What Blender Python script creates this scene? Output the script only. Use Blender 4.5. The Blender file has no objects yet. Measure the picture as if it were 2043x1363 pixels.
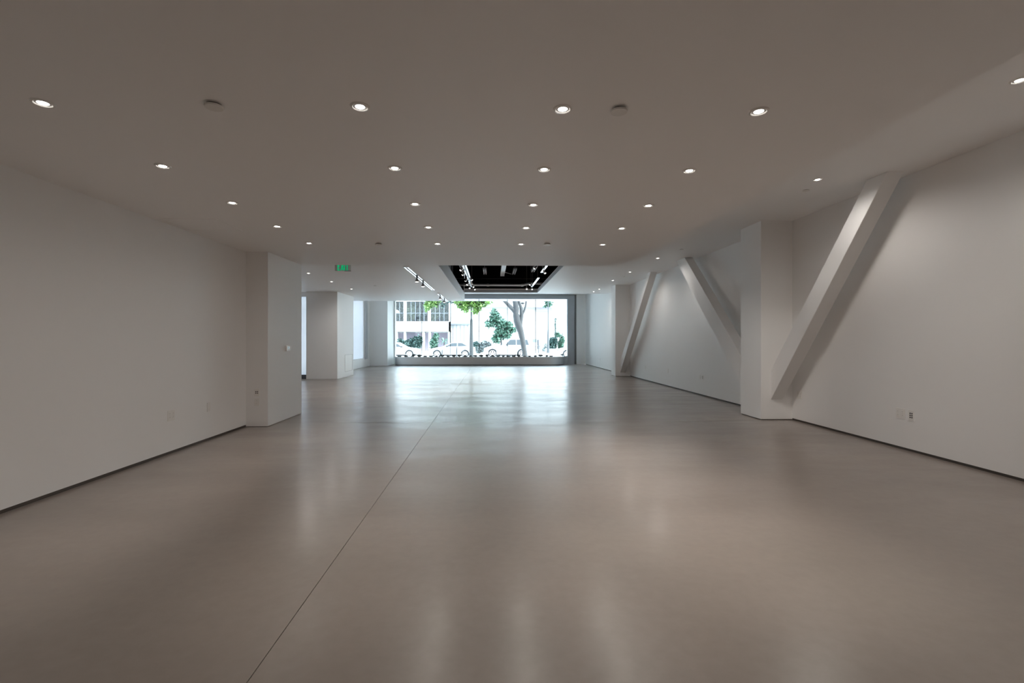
import bpy, bmesh, math, random
from mathutils import Vector, Matrix
random.seed(7)
R = math.radians
S = bpy.context.scene
COL = S.collection

# ------------------------------------------------------------------ camera
cd = bpy.data.cameras.new('camera')
cam = bpy.data.objects.new('camera', cd)
COL.objects.link(cam)
cam.location = (0, 0, 1.35)
cam.rotation_euler = (R(90), 0, R(-1.4))
cd.sensor_width = 36
cd.lens = 36 * 950 / 2043
cd.shift_x = 17.3 / 2043
cd.shift_y = -4.5 / 2043
cd.clip_start = 0.05
cd.clip_end = 500
S.camera = cam

# ------------------------------------------------------------------ world, sun, exposure
W = bpy.data.worlds.new('sky')
S.world = W
W.use_nodes = True
nt = W.node_tree
bg = nt.nodes['Background']
tc = nt.nodes.new('ShaderNodeTexCoord')
sep = nt.nodes.new('ShaderNodeSeparateXYZ')
rmp = nt.nodes.new('ShaderNodeValToRGB')
rmp.color_ramp.elements[0].position = 0.0
rmp.color_ramp.elements[0].color = (0.86, 0.935, 1.0, 1)
rmp.color_ramp.elements[1].position = 0.7
rmp.color_ramp.elements[1].color = (0.60, 0.80, 1.0, 1)
nt.links.new(tc.outputs['Generated'], sep.inputs[0])
nt.links.new(sep.outputs['Z'], rmp.inputs[0])
nt.links.new(rmp.outputs[0], bg.inputs[0])
SKY = 11.5
bg.inputs[1].default_value = SKY

sd = bpy.data.lights.new('sun', 'SUN')
sd.energy = 14.0
sd.angle = R(1.0)
sd.color = (1.0, 0.97, 0.93)
sun = bpy.data.objects.new('sun', sd)
COL.objects.link(sun)
sun.rotation_euler = Vector((-0.8, 0.45, -0.8)).to_track_quat('-Z', 'Y').to_euler()

vs = S.view_settings
vs.view_transform = 'Standard'
vs.look = 'None'
vs.gamma = 1
vs.use_curve_mapping = False
vs.exposure = 0.0
S.cycles.max_bounces = 14
S.cycles.diffuse_bounces = 8
S.cycles.glossy_bounces = 5
S.cycles.transparent_max_bounces = 16
S.cycles.sample_clamp_indirect = 6.0
S.cycles.caustics_reflective = False
S.cycles.caustics_refractive = False

LAMP_W = 17.0          # watts of a downlight of the low ceiling
BEAM_W = 62.0          # watts of its narrow beam
LAMP_COL = (1.0, 0.94, 0.88)

# ------------------------------------------------------------------ materials
MATS = {}
def mat(name, col, rough=0.6, metal=0.0, noise=0.0, nscale=6.0, bump=0.0, bscale=60.0, spec=0.5, emit=None, estr=0.0):
    m = bpy.data.materials.new(name)
    m.use_nodes = True
    n = m.node_tree.nodes
    l = m.node_tree.links
    b = n['Principled BSDF']
    b.inputs['Base Color'].default_value = (*col, 1)
    b.inputs['Roughness'].default_value = rough
    b.inputs['Metallic'].default_value = metal
    b.inputs['Specular IOR Level'].default_value = spec
    if noise or bump:
        t = n.new('ShaderNodeTexCoord')
    if noise:
        x = n.new('ShaderNodeTexNoise')
        x.inputs['Scale'].default_value = nscale
        x.inputs['Detail'].default_value = 5
        l.new(t.outputs['Object'], x.inputs['Vector'])
        mx = n.new('ShaderNodeMix')
        mx.data_type = 'RGBA'
        mx.inputs[6].default_value = (*[c * (1 - noise) for c in col], 1)
        mx.inputs[7].default_value = (*[min(1, c * (1 + noise)) for c in col], 1)
        l.new(x.outputs[0], mx.inputs[0])
        l.new(mx.outputs[2], b.inputs['Base Color'])
    if bump:
        y = n.new('ShaderNodeTexNoise')
        y.inputs['Scale'].default_value = bscale
        y.inputs['Detail'].default_value = 4
        l.new(t.outputs['Object'], y.inputs['Vector'])
        bp = n.new('ShaderNodeBump')
        bp.inputs['Strength'].default_value = bump
        bp.inputs['Distance'].default_value = 0.01
        l.new(y.outputs[0], bp.inputs['Height'])
        l.new(bp.outputs[0], b.inputs['Normal'])
    if emit:
        b.inputs['Emission Color'].default_value = (*emit, 1)
        b.inputs['Emission Strength'].default_value = estr
    MATS[name] = m
    return m

mat('paint', (0.86, 0.85, 0.84), 0.55, noise=0.015, nscale=1.2, bump=0.03, bscale=90, spec=0.4)
mat('ceiling_paint', (0.93, 0.92, 0.91), 0.5, noise=0.012, nscale=0.8, spec=0.5)
mat('brace_paint', (0.86, 0.85, 0.84), 0.65, noise=0.01, spec=0.25)
mat('dark_reveal', (0.075, 0.062, 0.053), 0.6)
mat('joint', (0.10, 0.085, 0.075), 0.8)
mat('crack', (0.27, 0.23, 0.20), 0.7)
mat('plate_white', (0.82, 0.80, 0.77), 0.35)
mat('plate_grey', (0.60, 0.58, 0.56), 0.4)
mat('black', (0.012, 0.012, 0.013), 0.5)
mat('plenum_black', (0.006, 0.006, 0.007), 0.95, spec=0.03)
mat('plenum_grey', (0.14, 0.145, 0.16), 0.7, noise=0.2, nscale=3)
mat('pipe', (0.86, 0.88, 0.91), 0.45, noise=0.08, nscale=4)
mat('pipe_dark', (0.22, 0.22, 0.23), 0.5)
mat('trim_grey', (0.55, 0.56, 0.58), 0.45, noise=0.03)
mat('track_white', (0.95, 0.95, 0.95), 0.22, metal=0.75)
mat('spot_shell', (0.20, 0.20, 0.205), 0.35, metal=0.3)
mat('steel', (0.40, 0.415, 0.44), 0.45, metal=0.55, noise=0.06, nscale=3)
mat('lens', (0.9, 0.9, 0.9), 0.4, emit=(1.0, 0.96, 0.90), estr=14.0)
mat('lens_cool', (0.9, 0.9, 0.9), 0.4, emit=(1.0, 0.98, 0.96), estr=3.0)
mat('baffle', (0.42, 0.40, 0.385), 0.4)
mat('exit_green', (0.0, 0.30, 0.12), 0.4, emit=(0.0, 0.42, 0.17), estr=0.75)
mat('screen', (0.03, 0.03, 0.035), 0.25)
mat('rock', (0.045, 0.05, 0.052), 0.8, noise=0.4, nscale=9)
mat('gravel', (0.75, 0.76, 0.76), 0.9, noise=0.25, nscale=40)
mat('succulent', (0.05, 0.075, 0.07), 0.6, noise=0.3)
mat('pavement', (0.85, 0.85, 0.84), 0.85, noise=0.08, nscale=0.8)
mat('asphalt', (0.62, 0.62, 0.63), 0.9, noise=0.1, nscale=1.5)
mat('kerb', (0.55, 0.55, 0.55), 0.85)
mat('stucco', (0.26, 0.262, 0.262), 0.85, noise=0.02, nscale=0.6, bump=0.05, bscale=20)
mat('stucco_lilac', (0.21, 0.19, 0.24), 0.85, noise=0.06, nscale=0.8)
mat('ledge_grey', (0.10, 0.11, 0.13), 0.8)
mat('car_white', (0.25, 0.25, 0.252), 0.3, spec=0.6)
mat('car_glass', (0.03, 0.034, 0.038), 0.3, spec=0.3)
mat('car_trim', (0.02, 0.021, 0.023), 0.6)
mat('tyre', (0.012, 0.0125, 0.014), 0.85)
mat('rim', (0.75, 0.76, 0.78), 0.35, metal=0.4)
mat('bark', (0.034, 0.0335, 0.035), 0.9, noise=0.35, nscale=3.5, bump=0.8, bscale=7)
mat('post_grey', (0.015, 0.017, 0.019), 0.7, noise=0.15, nscale=2.0)
mat('post_light', (0.032, 0.035, 0.038), 0.6, noise=0.1, nscale=2.0)
mat('leaf_bright', (0.075, 0.145, 0.022), 0.55, noise=0.8, nscale=3.5)
mat('leaf_mid', (0.042, 0.095, 0.066), 0.5, noise=0.8, nscale=5)
mat('leaf_dark', (0.021, 0.05, 0.044), 0.6, noise=0.7, nscale=5.0)
mat('leaf_grey', (0.17, 0.19, 0.185), 0.7, noise=0.5, nscale=3.0)
mat('leaf_olive', (0.30, 0.31, 0.21), 0.7, noise=0.4, nscale=3.0)
mat('metal_dark', (0.05, 0.05, 0.055), 0.5)
mat('seam_seal', (0.03, 0.034, 0.036), 0.6)
mat('lamp_white', (0.85, 0.85, 0.85), 0.4)

def floor_mat():
    m = mat('polished_concrete', (0.40, 0.355, 0.32), 0.3)
    n = m.node_tree.nodes
    l = m.node_tree.links
    b = n['Principled BSDF']
    t = n.new('ShaderNodeTexCoord')
    def noise(scale, detail, sx=1.0, sy=1.0):
        mp = n.new('ShaderNodeMapping')
        mp.inputs['Scale'].default_value = (sx, sy, 1)
        l.new(t.outputs['Object'], mp.inputs[0])
        x = n.new('ShaderNodeTexNoise')
        x.inputs['Scale'].default_value = scale
        x.inputs['Detail'].default_value = detail
        x.inputs['Roughness'].default_value = 0.6
        l.new(mp.outputs[0], x.inputs['Vector'])
        return x
    a = noise(0.55, 6)
    c = noise(14.0, 8)
    mx = n.new('ShaderNodeMix'); mx.data_type = 'RGBA'
    mx.inputs[6].default_value = (0.234, 0.198, 0.173, 1)
    mx.inputs[7].default_value = (0.274, 0.232, 0.204, 1)
    l.new(a.outputs[0], mx.inputs[0])
    m2 = n.new('ShaderNodeMix'); m2.data_type = 'RGBA'; m2.blend_type = 'MULTIPLY'
    m2.inputs[0].default_value = 1.0
    r2 = n.new('ShaderNodeMapRange')
    r2.inputs[1].default_value = 0.3; r2.inputs[2].default_value = 0.7
    r2.inputs[3].default_value = 0.94; r2.inputs[4].default_value = 1.04
    l.new(c.outputs[0], r2.inputs[0])
    l.new(mx.outputs[2], m2.inputs[6])
    l.new(r2.outputs[0], m2.inputs[7])
    l.new(m2.outputs[2], b.inputs['Base Color'])
    d = noise(0.9, 3, 0.7, 1.6)
    rr = n.new('ShaderNodeMapRange')
    rr.inputs[1].default_value = 0.25; rr.inputs[2].default_value = 0.75
    rr.inputs[3].default_value = 0.283; rr.inputs[4].default_value = 0.35
    l.new(d.outputs[0], rr.inputs[0])
    l.new(rr.outputs[0], b.inputs['Roughness'])
    e = noise(2.6, 4, 0.45, 1.5)
    bp = n.new('ShaderNodeBump')
    bp.inputs['Strength'].default_value = 0.08
    bp.inputs['Distance'].default_value = 0.012
    l.new(e.outputs[0], bp.inputs['Height'])
    l.new(bp.outputs[0], b.inputs['Normal'])
    b.inputs['Specular IOR Level'].default_value = 0.45
    # worn sealer: a thin smoother coat that varies in patches
    g = noise(1.1, 5, 0.6, 1.5)
    cw = n.new('ShaderNodeMapRange')
    cw.inputs[1].default_value = 0.30; cw.inputs[2].default_value = 0.70
    cw.inputs[3].default_value = 0.15; cw.inputs[4].default_value = 0.75
    l.new(g.outputs[0], cw.inputs[0])
    l.new(cw.outputs[0], b.inputs['Coat Weight'])
    b.inputs['Coat Roughness'].default_value = 0.2
    b.inputs['Coat IOR'].default_value = 1.27
    l.new(bp.outputs[0], b.inputs['Coat Normal'])
floor_mat()

def brushed_mat():
    m = mat('brushed_steel', (0.82, 0.83, 0.85), 0.3, metal=1.0)
    n = m.node_tree.nodes; l = m.node_tree.links
    b = n['Principled BSDF']
    t = n.new('ShaderNodeTexCoord')
    mp = n.new('ShaderNodeMapping'); mp.inputs['Scale'].default_value = (1.2, 1.2, 0.15)
    x = n.new('ShaderNodeTexNoise'); x.inputs['Scale'].default_value = 1.3; x.inputs['Detail'].default_value = 3
    r = n.new('ShaderNodeMapRange'); r.inputs[3].default_value = 0.22; r.inputs[4].default_value = 0.42
    l.new(t.outputs['Object'], mp.inputs[0]); l.new(mp.outputs[0], x.inputs['Vector'])
    l.new(x.outputs[0], r.inputs[0]); l.new(r.outputs[0], b.inputs['Roughness'])
brushed_mat()

def glass_mat(name, tint=(0.93, 0.97, 0.96), frosted=False, k=.60):
    m = bpy.data.materials.new(name); m.use_nodes = True
    n = m.node_tree.nodes; l = m.node_tree.links
    n.remove(n['Principled BSDF'])
    out = n['Material Output']
    if frosted:
        a = n.new('ShaderNodeBsdfTranslucent'); a.inputs[0].default_value = (k, k * 1.015, k * 1.03, 1)
        b = n.new('ShaderNodeBsdfDiffuse'); b.inputs[0].default_value = (0.8, 0.82, 0.84, 1)
        mix = n.new('ShaderNodeMixShader'); mix.inputs[0].default_value = 0.3
        l.new(a.outputs[0], mix.inputs[1]); l.new(b.outputs[0], mix.inputs[2])
    else:
        a = n.new('ShaderNodeBsdfTransparent'); a.inputs[0].default_value = (*tint, 1)
        b = n.new('ShaderNodeBsdfGlossy'); b.inputs['Roughness'].default_value = 0.02
        lw = n.new('ShaderNodeFresnel'); lw.inputs[0].default_value = 1.3
        mix = n.new('ShaderNodeMixShader')
        l.new(lw.outputs[0], mix.inputs[0])
        l.new(a.outputs[0], mix.inputs[1]); l.new(b.outputs[0], mix.inputs[2])
    l.new(mix.outputs[0], out.inputs[0])
    MATS[name] = m
glass_mat('glass')
glass_mat('far_glass', (0.86, 0.90, 0.92))
glass_mat('frosted', frosted=True)
glass_mat('frosted_dense', frosted=True, k=.44)

# ------------------------------------------------------------------ mesh helpers
class MB:
    def __init__(self):
        self.v = []; self.f = []
    def add(self, vs_, fs):
        o = len(self.v)
        self.v += [Vector(p) for p in vs_]
        self.f += [[i + o for i in q] for q in fs]
        return self
    def box(self, x0, x1, y0, y1, z0, z1):
        return self.add([(x0, y0, z0), (x1, y0, z0), (x1, y1, z0), (x0, y1, z0), (x0, y0, z1), (x1, y0, z1), (x1, y1, z1), (x0, y1, z1)],
                        [(0, 3, 2, 1), (4, 5, 6, 7), (0, 1, 5, 4), (1, 2, 6, 5), (2, 3, 7, 6), (3, 0, 4, 7)])
    def prism(self, poly, axis, a, b, inset=None):
        """poly: 2D points; axis: extrusion axis; inset: function of a 2D point, giving a shift of both ends inwards"""
        n = len(poly)
        def put(p, h):
            u, w = p
            return {'x': (h, u, w), 'y': (u, h, w), 'z': (u, w, h)}[axis]
        g = inset or (lambda p: 0)
        vs_ = [put(p, a + g(p)) for p in poly] + [put(p, b - g(p)) for p in poly]
        fs = [list(range(n))[::-1], list(range(n, 2 * n))]
        fs += [[i, (i + 1) % n, (i + 1) % n + n, i + n] for i in range(n)]
        return self.add(vs_, fs)
    def tube(self, pts, radii, n=10, cap=True):
        pts = [Vector(p) for p in pts]
        if not hasattr(radii, '__len__'): radii = [radii] * len(pts)
        rings = []
        prev = None
        for i, p in enumerate(pts):
            t = (pts[min(i + 1, len(pts) - 1)] - pts[max(i - 1, 0)]).normalized()
            ref = prev if prev is not None else (Vector((1, 0, 0)) if abs(t.x) < 0.9 else Vector((0, 1, 0)))
            u = (ref - t * ref.dot(t)).normalized(); w = t.cross(u); prev = u
            rings.append([p + (u * math.cos(2 * math.pi * k / n) + w * math.sin(2 * math.pi * k / n)) * radii[i] for k in range(n)])
        vs_ = [q for r in rings for q in r]
        fs = []
        for i in range(len(pts) - 1):
            for k in range(n):
                fs.append([i * n + k, i * n + (k + 1) % n, (i + 1) * n + (k + 1) % n, (i + 1) * n + k])
        if cap:
            fs.append(list(range(n))[::-1]); fs.append([(len(pts) - 1) * n + k for k in range(n)])
        return self.add(vs_, fs)
    def lathe(self, prof, c=(0, 0, 0), n=24, axis='z', close=False):
        vs_ = []
        for r, h in prof:
            for k in range(n):
                a = 2 * math.pi * k / n
                q = {'z': (r * math.cos(a), r * math.sin(a), h), 'x': (h, r * math.cos(a), r * math.sin(a)), 'y': (r * math.cos(a), h, r * math.sin(a))}[axis]
                vs_.append(Vector(q) + Vector(c))
        fs = []
        m = len(prof)
        for i in range(m if close else m - 1):
            j = (i + 1) % m
            for k in range(n):
                fs.append([i * n + k, i * n + (k + 1) % n, j * n + (k + 1) % n, j * n + k])
        if not close:
            fs.append(list(range(n))[::-1]); fs.append([(m - 1) * n + k for k in range(n)])
        return self.add(vs_, fs)
    def blob(self, c, r, jit=0.15, sub=2, rnd=random):
        bm = bmesh.new(); bmesh.ops.create_icosphere(bm, subdivisions=sub, radius=1)
        vs_ = []
        for v in bm.verts:
            s = 1 + rnd.uniform(-jit, jit)
            vs_.append((c[0] + v.co.x * r[0] * s, c[1] + v.co.y * r[1] * s, c[2] + v.co.z * r[2] * s))
        fs = [[v.index for v in f.verts] for f in bm.faces]
        bm.free()
        return self.add(vs_, fs)
    def leaves(self, c, r, count, size, rnd=random, shell=0.35):
        """folded leaf pairs filling an ellipsoid"""
        for _ in range(count):
            d = Vector((rnd.gauss(0, 1), rnd.gauss(0, 1), rnd.gauss(0, 1))).normalized() * (rnd.uniform(shell, 1) ** 0.6)
            p = Vector((c[0] + d.x * r[0], c[1] + d.y * r[1], c[2] + d.z * r[2]))
            s = size * rnd.uniform(0.6, 1.3)
            ax = Vector((rnd.uniform(-1, 1), rnd.uniform(-1, 1), rnd.uniform(-0.8, 0.5))).normalized()
            sd_ = ax.cross(Vector((rnd.uniform(-1, 1), rnd.uniform(-1, 1), 1))).normalized() * s * 0.42
            up = ax.cross(sd_).normalized() * s * 0.12
            self.add([p, p + ax * s * 0.5 + sd_ + up, p + ax * s, p + ax * s * 0.5 - sd_ + up], [(0, 1, 2), (0, 2, 3)])
        return self
    def build(self, name, material, parent=None, smooth=False, bevel=0.0, base=None, kind=None):
        off = Vector((0, 0, 0))
        if parent is not None:
            q = parent
            while q is not None:
                off += q.location; q = q.parent
        elif base is not None:
            off = Vector(base)
        me = bpy.data.meshes.new(name)
        me.from_pydata([v - off for v in self.v], [], self.f)
        bm = bmesh.new(); bm.from_mesh(me)
        if kind != 'stuff':
            bmesh.ops.recalc_face_normals(bm, faces=bm.faces)
        if bevel:
            bmesh.ops.bevel(bm, geom=[e for e in bm.edges if e.calc_face_angle(0) > 0.5], offset=bevel, segments=2, affect='EDGES', profile=0.5)
        bm.to_mesh(me); bm.free()
        if smooth:
            me.polygons.foreach_set('use_smooth', [True] * len(me.polygons))
            try:
                me.set_sharp_from_angle(angle=R(40))
            except Exception:
                pass
        me.materials.append(MATS[material])
        o = bpy.data.objects.new(name, me)
        COL.objects.link(o)
        if parent is not None: o.parent = parent
        else: o.location = off
        if kind: o['kind'] = kind
        return o

def tag(o, label, cat, group=None, kind=None):
    o['label'] = label; o['category'] = cat
    if group: o['group'] = group
    if kind: o['kind'] = kind
    return o
def root(name, loc, label=None, cat=None, group=None):
    o = bpy.data.objects.new(name, None)
    o.empty_display_size = 0.1
    o.location = loc; COL.objects.link(o)
    if label: tag(o, label, cat, group)
    return o
def struct(mb, name, material, bevel=0.0, parent=None):
    o = mb.build(name, material, parent, bevel=bevel)
    if parent is None: o['kind'] = 'structure'
    return o
def copy_tree(o, parent=None):
    c = o.copy(); COL.objects.link(c)
    if parent is not None: c.parent = parent
    for ch in [k for k in o.children]:
        copy_tree(ch, c)
    return c
def box(*a): return MB().box(*a)

# ------------------------------------------------------------------ floor
XL, XR, YB = -9.0, 5.2, -4.0
fl = struct(box(XL - .2, XR, YB - .2, 25.9, -0.25, -0.012), 'floor', 'joint')
JX, JY = -0.962, 7.76
for x0, x1, y0, y1 in ((XL - .2, JX - .002, YB - .2, JY - .002), (JX + .002, XR, YB - .2, JY - .002), (XL - .2, JX - .002, JY + .002, 25.9), (JX + .002, XR, JY + .002, 25.9)):
    s = box(x0, x1, y0, y1, -0.012, 0).build('concrete_slab', 'polished_concrete', fl)
def crack(pts, w):
    mb = MB(); P = []
    for (x0, y0), (x1, y1) in zip(pts, pts[1:]):
        for k in range(6):
            t = k / 6
            P.append((x0 + (x1 - x0) * t, y0 + (y1 - y0) * t + random.uniform(-.006, .006)))
    P.append(pts[-1])
    n = len(P)
    vs_ = []
    for i, (x, y) in enumerate(P):
        ww = w * (1 - abs(2 * i / (n - 1) - 1) ** 2) * random.uniform(.6, 1.2) + w * .1
        vs_ += [(x, y - ww, 0.0004), (x, y + ww, 0.0004)]
    mb.add(vs_, [(2 * i, 2 * i + 2, 2 * i + 3, 2 * i + 1) for i in range(n - 1)])
    mb.build('floor_crack', 'crack', fl)
crack([(.763, 3.205), (.965, 3.152), (1.086, 3.11), (1.307, 3.082), (1.632, 3.007)], .0016)
crack([(-1.447, 3.60), (-1.237, 3.584), (-1.042, 3.55)], .0014)

# ------------------------------------------------------------------ walls
Z0 = 0.03
struct(box(-3.97, -3.79, YB, 7.45, Z0, 2.75), 'wall_left', 'paint')
struct(box(-3.97, -3.455, 7.44, 8.74, 0.006, 2.75), 'wall_left_return', 'paint')
struct(box(5.03, 5.25, YB, 25.42, Z0, 3.8), 'wall_right', 'paint')
struct(box(XL - .2, 5.25, YB - .2, YB, 0, 3.6), 'wall_back', 'paint')
struct(box(XL, -3.97, 8.6, 8.74, 0, 3.3), 'wall_left_cross', 'paint')
struct(box(XL - .2, XL, 8.6, 16.4, 0, 3.3), 'wall_far_left', 'paint')
struct(box(-3.78, -3.80, YB, 7.44, -.01, Z0), 'baseboard_left', 'dark_reveal').location.x = -0.012
struct(box(5.042, 5.06, YB, 25.4, -.01, Z0), 'baseboard_right', 'dark_reveal')
# left wall between the entry pillar and the window pier, with a frosted side window
wl = MB()
wl.box(-6.5, -6.08, 18.0, 23.95, 0.012, 0.41)
wl.box(-6.5, -6.08, 22.86, 23.95, 0.41, 3.8)
wl.box(-6.5, -6.08, 18.0, 19.3, 0.41, 3.8)
wl.box(-6.5, -6.08, 19.3, 22.86, 3.25, 3.8)
struct(wl, 'wall_far_left_side', 'paint')
w3 = root('window_3', (-6.3, 21.1, .41)); w3['kind'] = 'structure'
box(-6.13, -6.115, 19.32, 22.84, .43, 3.24).build('pane', 'frosted_dense', w3)
fr = MB()
fr.box(-6.15, -6.09, 19.3, 22.86, .41, .45); fr.box(-6.15, -6.09, 19.3, 22.86, 3.21, 3.25)
fr.box(-6.15, -6.09, 19.3, 19.34, .45, 3.21); fr.box(-6.15, -6.09, 22.82, 22.86, .45, 3.21)
fr.build('window_frame', 'lamp_white', w3)
box(-6.08, -6.03, 22.95, 23.33, .40, 3.3).build('jamb_casing', 'trim_grey', w3)
struct(box(-6.5, -5.2, 23.9, 25.75, 0.012, 3.8), 'wall_window_pier_left', 'paint')
struct(box(4.545, 5.05, 25.40, 25.9, 0.012, 3.8), 'wall_window_pier_right', 'paint')
struct(box(4.43, 4.545, 25.5, 25.9, 0.0, 3.8), 'trim_1', 'stucco')
# columns and diagonal braces
tag(box(4.50, 5.035, 7.85, 8.50, 0.012, 3.335).build('column', 'paint', base=(4.76, 8.17, 0), bevel=.004),
    'nearer white square column projecting from the right wall', 'column', 'square columns along the right wall')
tag(box(4.49, 5.035, 17.18, 17.78, 0.012, 3.335).build('column', 'paint', base=(4.76, 17.5, 0), bevel=.004),
    'farther white square column on the right wall, near the window', 'column', 'square columns along the right wall')
struct(box(4.515, 5.03, 7.865, 8.485, -.005, .012), 'baseboard_near_column', 'dark_reveal')
struct(box(4.505, 5.03, 17.195, 17.765, -.005, .012), 'baseboard_far_column', 'dark_reveal')
BX0, BX1 = 4.665, 4.865
def brace(poly, label):
    b = MB().prism(poly, 'x', BX0, BX1)
    ys = [p[0] for p in poly]
    tag(b.build('diagonal_brace', 'brace_paint', base=((BX0 + BX1) / 2, sum(ys) / len(ys), 0), bevel=.006, smooth=False), label, 'brace', 'white diagonal braces along the right wall')
brace([(7.849, .34), (7.849, .83), (5.814, 3.329), (5.50, 3.329)], 'nearest white diagonal brace, rising toward the camera from the nearer column')
brace([(8.501, .775), (8.501, .225), (11.946, 3.329), (11.408, 3.329)], 'middle white diagonal brace, descending behind the nearer column')
brace([(17.179, .14), (17.179, .58), (14.10, 3.329), (13.875, 3.329)], 'farthest white diagonal brace, rising from the foot of the farther column')
# entry pillar on the left with access panel
ep = root('pillar', (-5.72, 17.1, 0), 'broad white pillar left of centre with an access panel low on its side', 'pillar')
box(-6.24, -5.2, 16.18, 18.05, 0.006, 2.96).build('shaft', 'paint', ep)
ap = MB()
ap.box(-5.2, -5.192, 16.99, 17.91, .19, .21); ap.box(-5.2, -5.192, 16.99, 17.91, .78, .80)
ap.box(-5.2, -5.192, 16.99, 17.01, .21, .78); ap.box(-5.2, -5.192, 17.89, 17.91, .21, .78)
pn = box(-5.2, -5.196, 17.02, 17.88, .22, .77).build('access_panel', 'plate_white', ep)
ap.build('panel_frame', 'plate_grey', pn)

# ------------------------------------------------------------------ ceilings
dc = MB().prism([(-3.97, YB), (2.50, YB), (2.50, 8.03), (2.37, 8.12), (2.335, 8.72), (-3.97, 8.72)], 'z', 2.70, 3.6)
struct(dc, 'ceiling', 'ceiling_paint')
struct(box(XL, -1.163, 8.72, 20.0, 2.95, 3.25), 'ceiling_left', 'ceiling_paint')
cr = MB()
cr.box(2.2, XR, YB, 8.72, 3.33, 3.6)
cr.box(1.96, XR, 8.72, 20.62, 3.33, 3.5)
cr.box(-1.163, 1.96, 8.70, 8.95, 3.33, 3.6)
cr.box(-1.163, 1.96, 20.22, 20.62, 3.33, 3.5)
struct(cr, 'ceiling_right', 'ceiling_paint')
ch = MB()
ch.box(-6.5, 5.25, 20.53, 25.95, 3.745, 3.9)
ch.box(-6.5, -1.2, 20.02, 20.53, 3.745, 3.9)
ch.box(-6.5, -1.163, 19.9, 20.02, 3.2, 3.8)
ch.box(-1.2, -1.163, 20.0, 20.62, 3.3, 3.8)
ch.box(-1.163, XR, 20.52, 20.62, 3.45, 3.8)
struct(ch, 'ceiling_window_bay', 'ceiling_paint')
# opening in the ceiling: painted edge trims, then the black plenum
struct(box(-1.163, -1.15, 8.95, 20.22, 2.95, 3.30), 'trim_2', 'trim_grey')
struct(box(1.945, 1.96, 8.95, 20.22, 3.33, 3.46), 'trim_3', 'trim_grey')
struct(box(-1.15, 1.945, 20.205, 20.22, 3.33, 3.44), 'trim_4', 'trim_grey')
pl = MB()
pl.box(-2.4, 3.4, 8.6, 20.9, 4.9, 5.0)
pl.box(-2.4, -2.3, 8.6, 20.9, 3.25, 4.9)
pl.box(3.3, 3.4, 8.6, 20.9, 3.5, 4.9)
pl.box(-2.3, 3.3, 8.6, 8.7, 3.6, 4.9)
pl.box(-1.16, 3.3, 20.45, 20.52, 3.5, 4.9)
pl.box(-2.3, -1.2, 19.86, 19.90, 3.25, 4.9)
pl.box(-1.2, -1.165, 19.86, 20.52, 3.4, 4.9)
pl.box(-2.3, -1.17, 8.7, 20.2, 3.25, 3.27)
pl.box(1.97, 3.3, 8.7, 20.2, 3.5, 3.52)
struct(pl, 'ceiling_plenum', 'plenum_black')
sp = MB()
for y in (9.4, 10.9, 12.4, 13.9):
    sp.box(-1.34, -1.30, y, y + 1.3, 3.27, 4.3)
struct(sp, 'wall_plenum_left', 'plenum_grey')
tag(box(-1.32, -1.24, 15.2, 15.3, 3.27, 4.89).build('hanger_post', 'plenum_grey', base=(-1.28, 15.25, 3.27)), 'grey vertical post at the left edge of the ceiling opening', 'post')
pr = root('sprinkler_pipe', (.3, 19.5, 3.57), 'white horizontal pipe crossing the black ceiling opening near its far end', 'pipe')
MB().tube([(-2.28, 19.5, 3.57), (1.25, 19.5, 3.57), (1.55, 19.5, 3.63), (3.28, 19.5, 3.64)], .042, 12).build('pipe_run', 'pipe', pr, smooth=True)
MB().tube([(-.2, 19.5, 3.57), (-.1, 19.5, 3.57)], .052, 12).build('coupling', 'pipe', pr, smooth=True)
MB().tube([(1.2, 19.5, 3.565), (1.3, 19.5, 3.575)], .052, 12).build('coupling', 'pipe', pr, smooth=True)
tag(MB().tube([(-2.28, 19.8, 3.865), (3.28, 19.8, 3.865)], .014, 8).build('conduit', 'pipe_dark', base=(0, 19.8, 3.865), smooth=True), 'thin dark conduit above the white pipe in the ceiling opening', 'conduit')
tag(box(-2.28, 3.28, 19.62, 19.72, 3.66, 3.84).build('steel_joist', 'plenum_black', base=(0, 19.67, 3.66)), 'black steel joist spanning the far end of the ceiling opening', 'joist')
dk = root('air_duct', (.47, 18.5, 3.95), 'narrow grey air duct running down the middle of the ceiling opening', 'duct')
box(.36, .52, 16.8, 19.55, 3.96, 4.12).build('duct_body', 'pipe', dk)
box(.355, .525, 19.55, 19.68, 3.955, 4.125).build('duct_collar', 'pipe', dk)
MB().tube([(.53, 19.0, 4.02), (.80, 19.2, 3.98)], .012, 8).build('hanger_rod', 'pipe', dk)
def strip_lamp(x, y0, y1, z, label):
    r = root('strip_light', (x, (y0 + y1) / 2, z), label, 'strip light', 'unlit strip lights in the ceiling opening')
    box(x - .07, x + .07, y0, y1, z + .03, z + .07).build('housing', 'pipe_dark', r)
    for s in (-.04, .04):
        MB().tube([(x + s, y0 + .03, z), (x + s, y1 - .03, z)], .018, 10).build('tube', 'pipe', r, smooth=True)
    MB().tube([(x, y0 + .2, z + .07), (x, y0 + .2, 4.895)], .006, 6).build('hanger_rod', 'pipe_dark', r)
strip_lamp(-.27, 18.1, 19.45, 4.0, 'twin tube strip light left of the duct in the ceiling opening')
strip_lamp(.90, 18.1, 19.45, 4.0, 'twin tube strip light right of the duct in the ceiling opening')
strip_lamp(-1.14, 17.2, 19.45, 4.05, 'strip light nearest the left edge of the ceiling opening')
strip_lamp(1.62, 17.2, 18.7, 4.0, 'strip light nearest the right edge of the ceiling opening')

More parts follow.
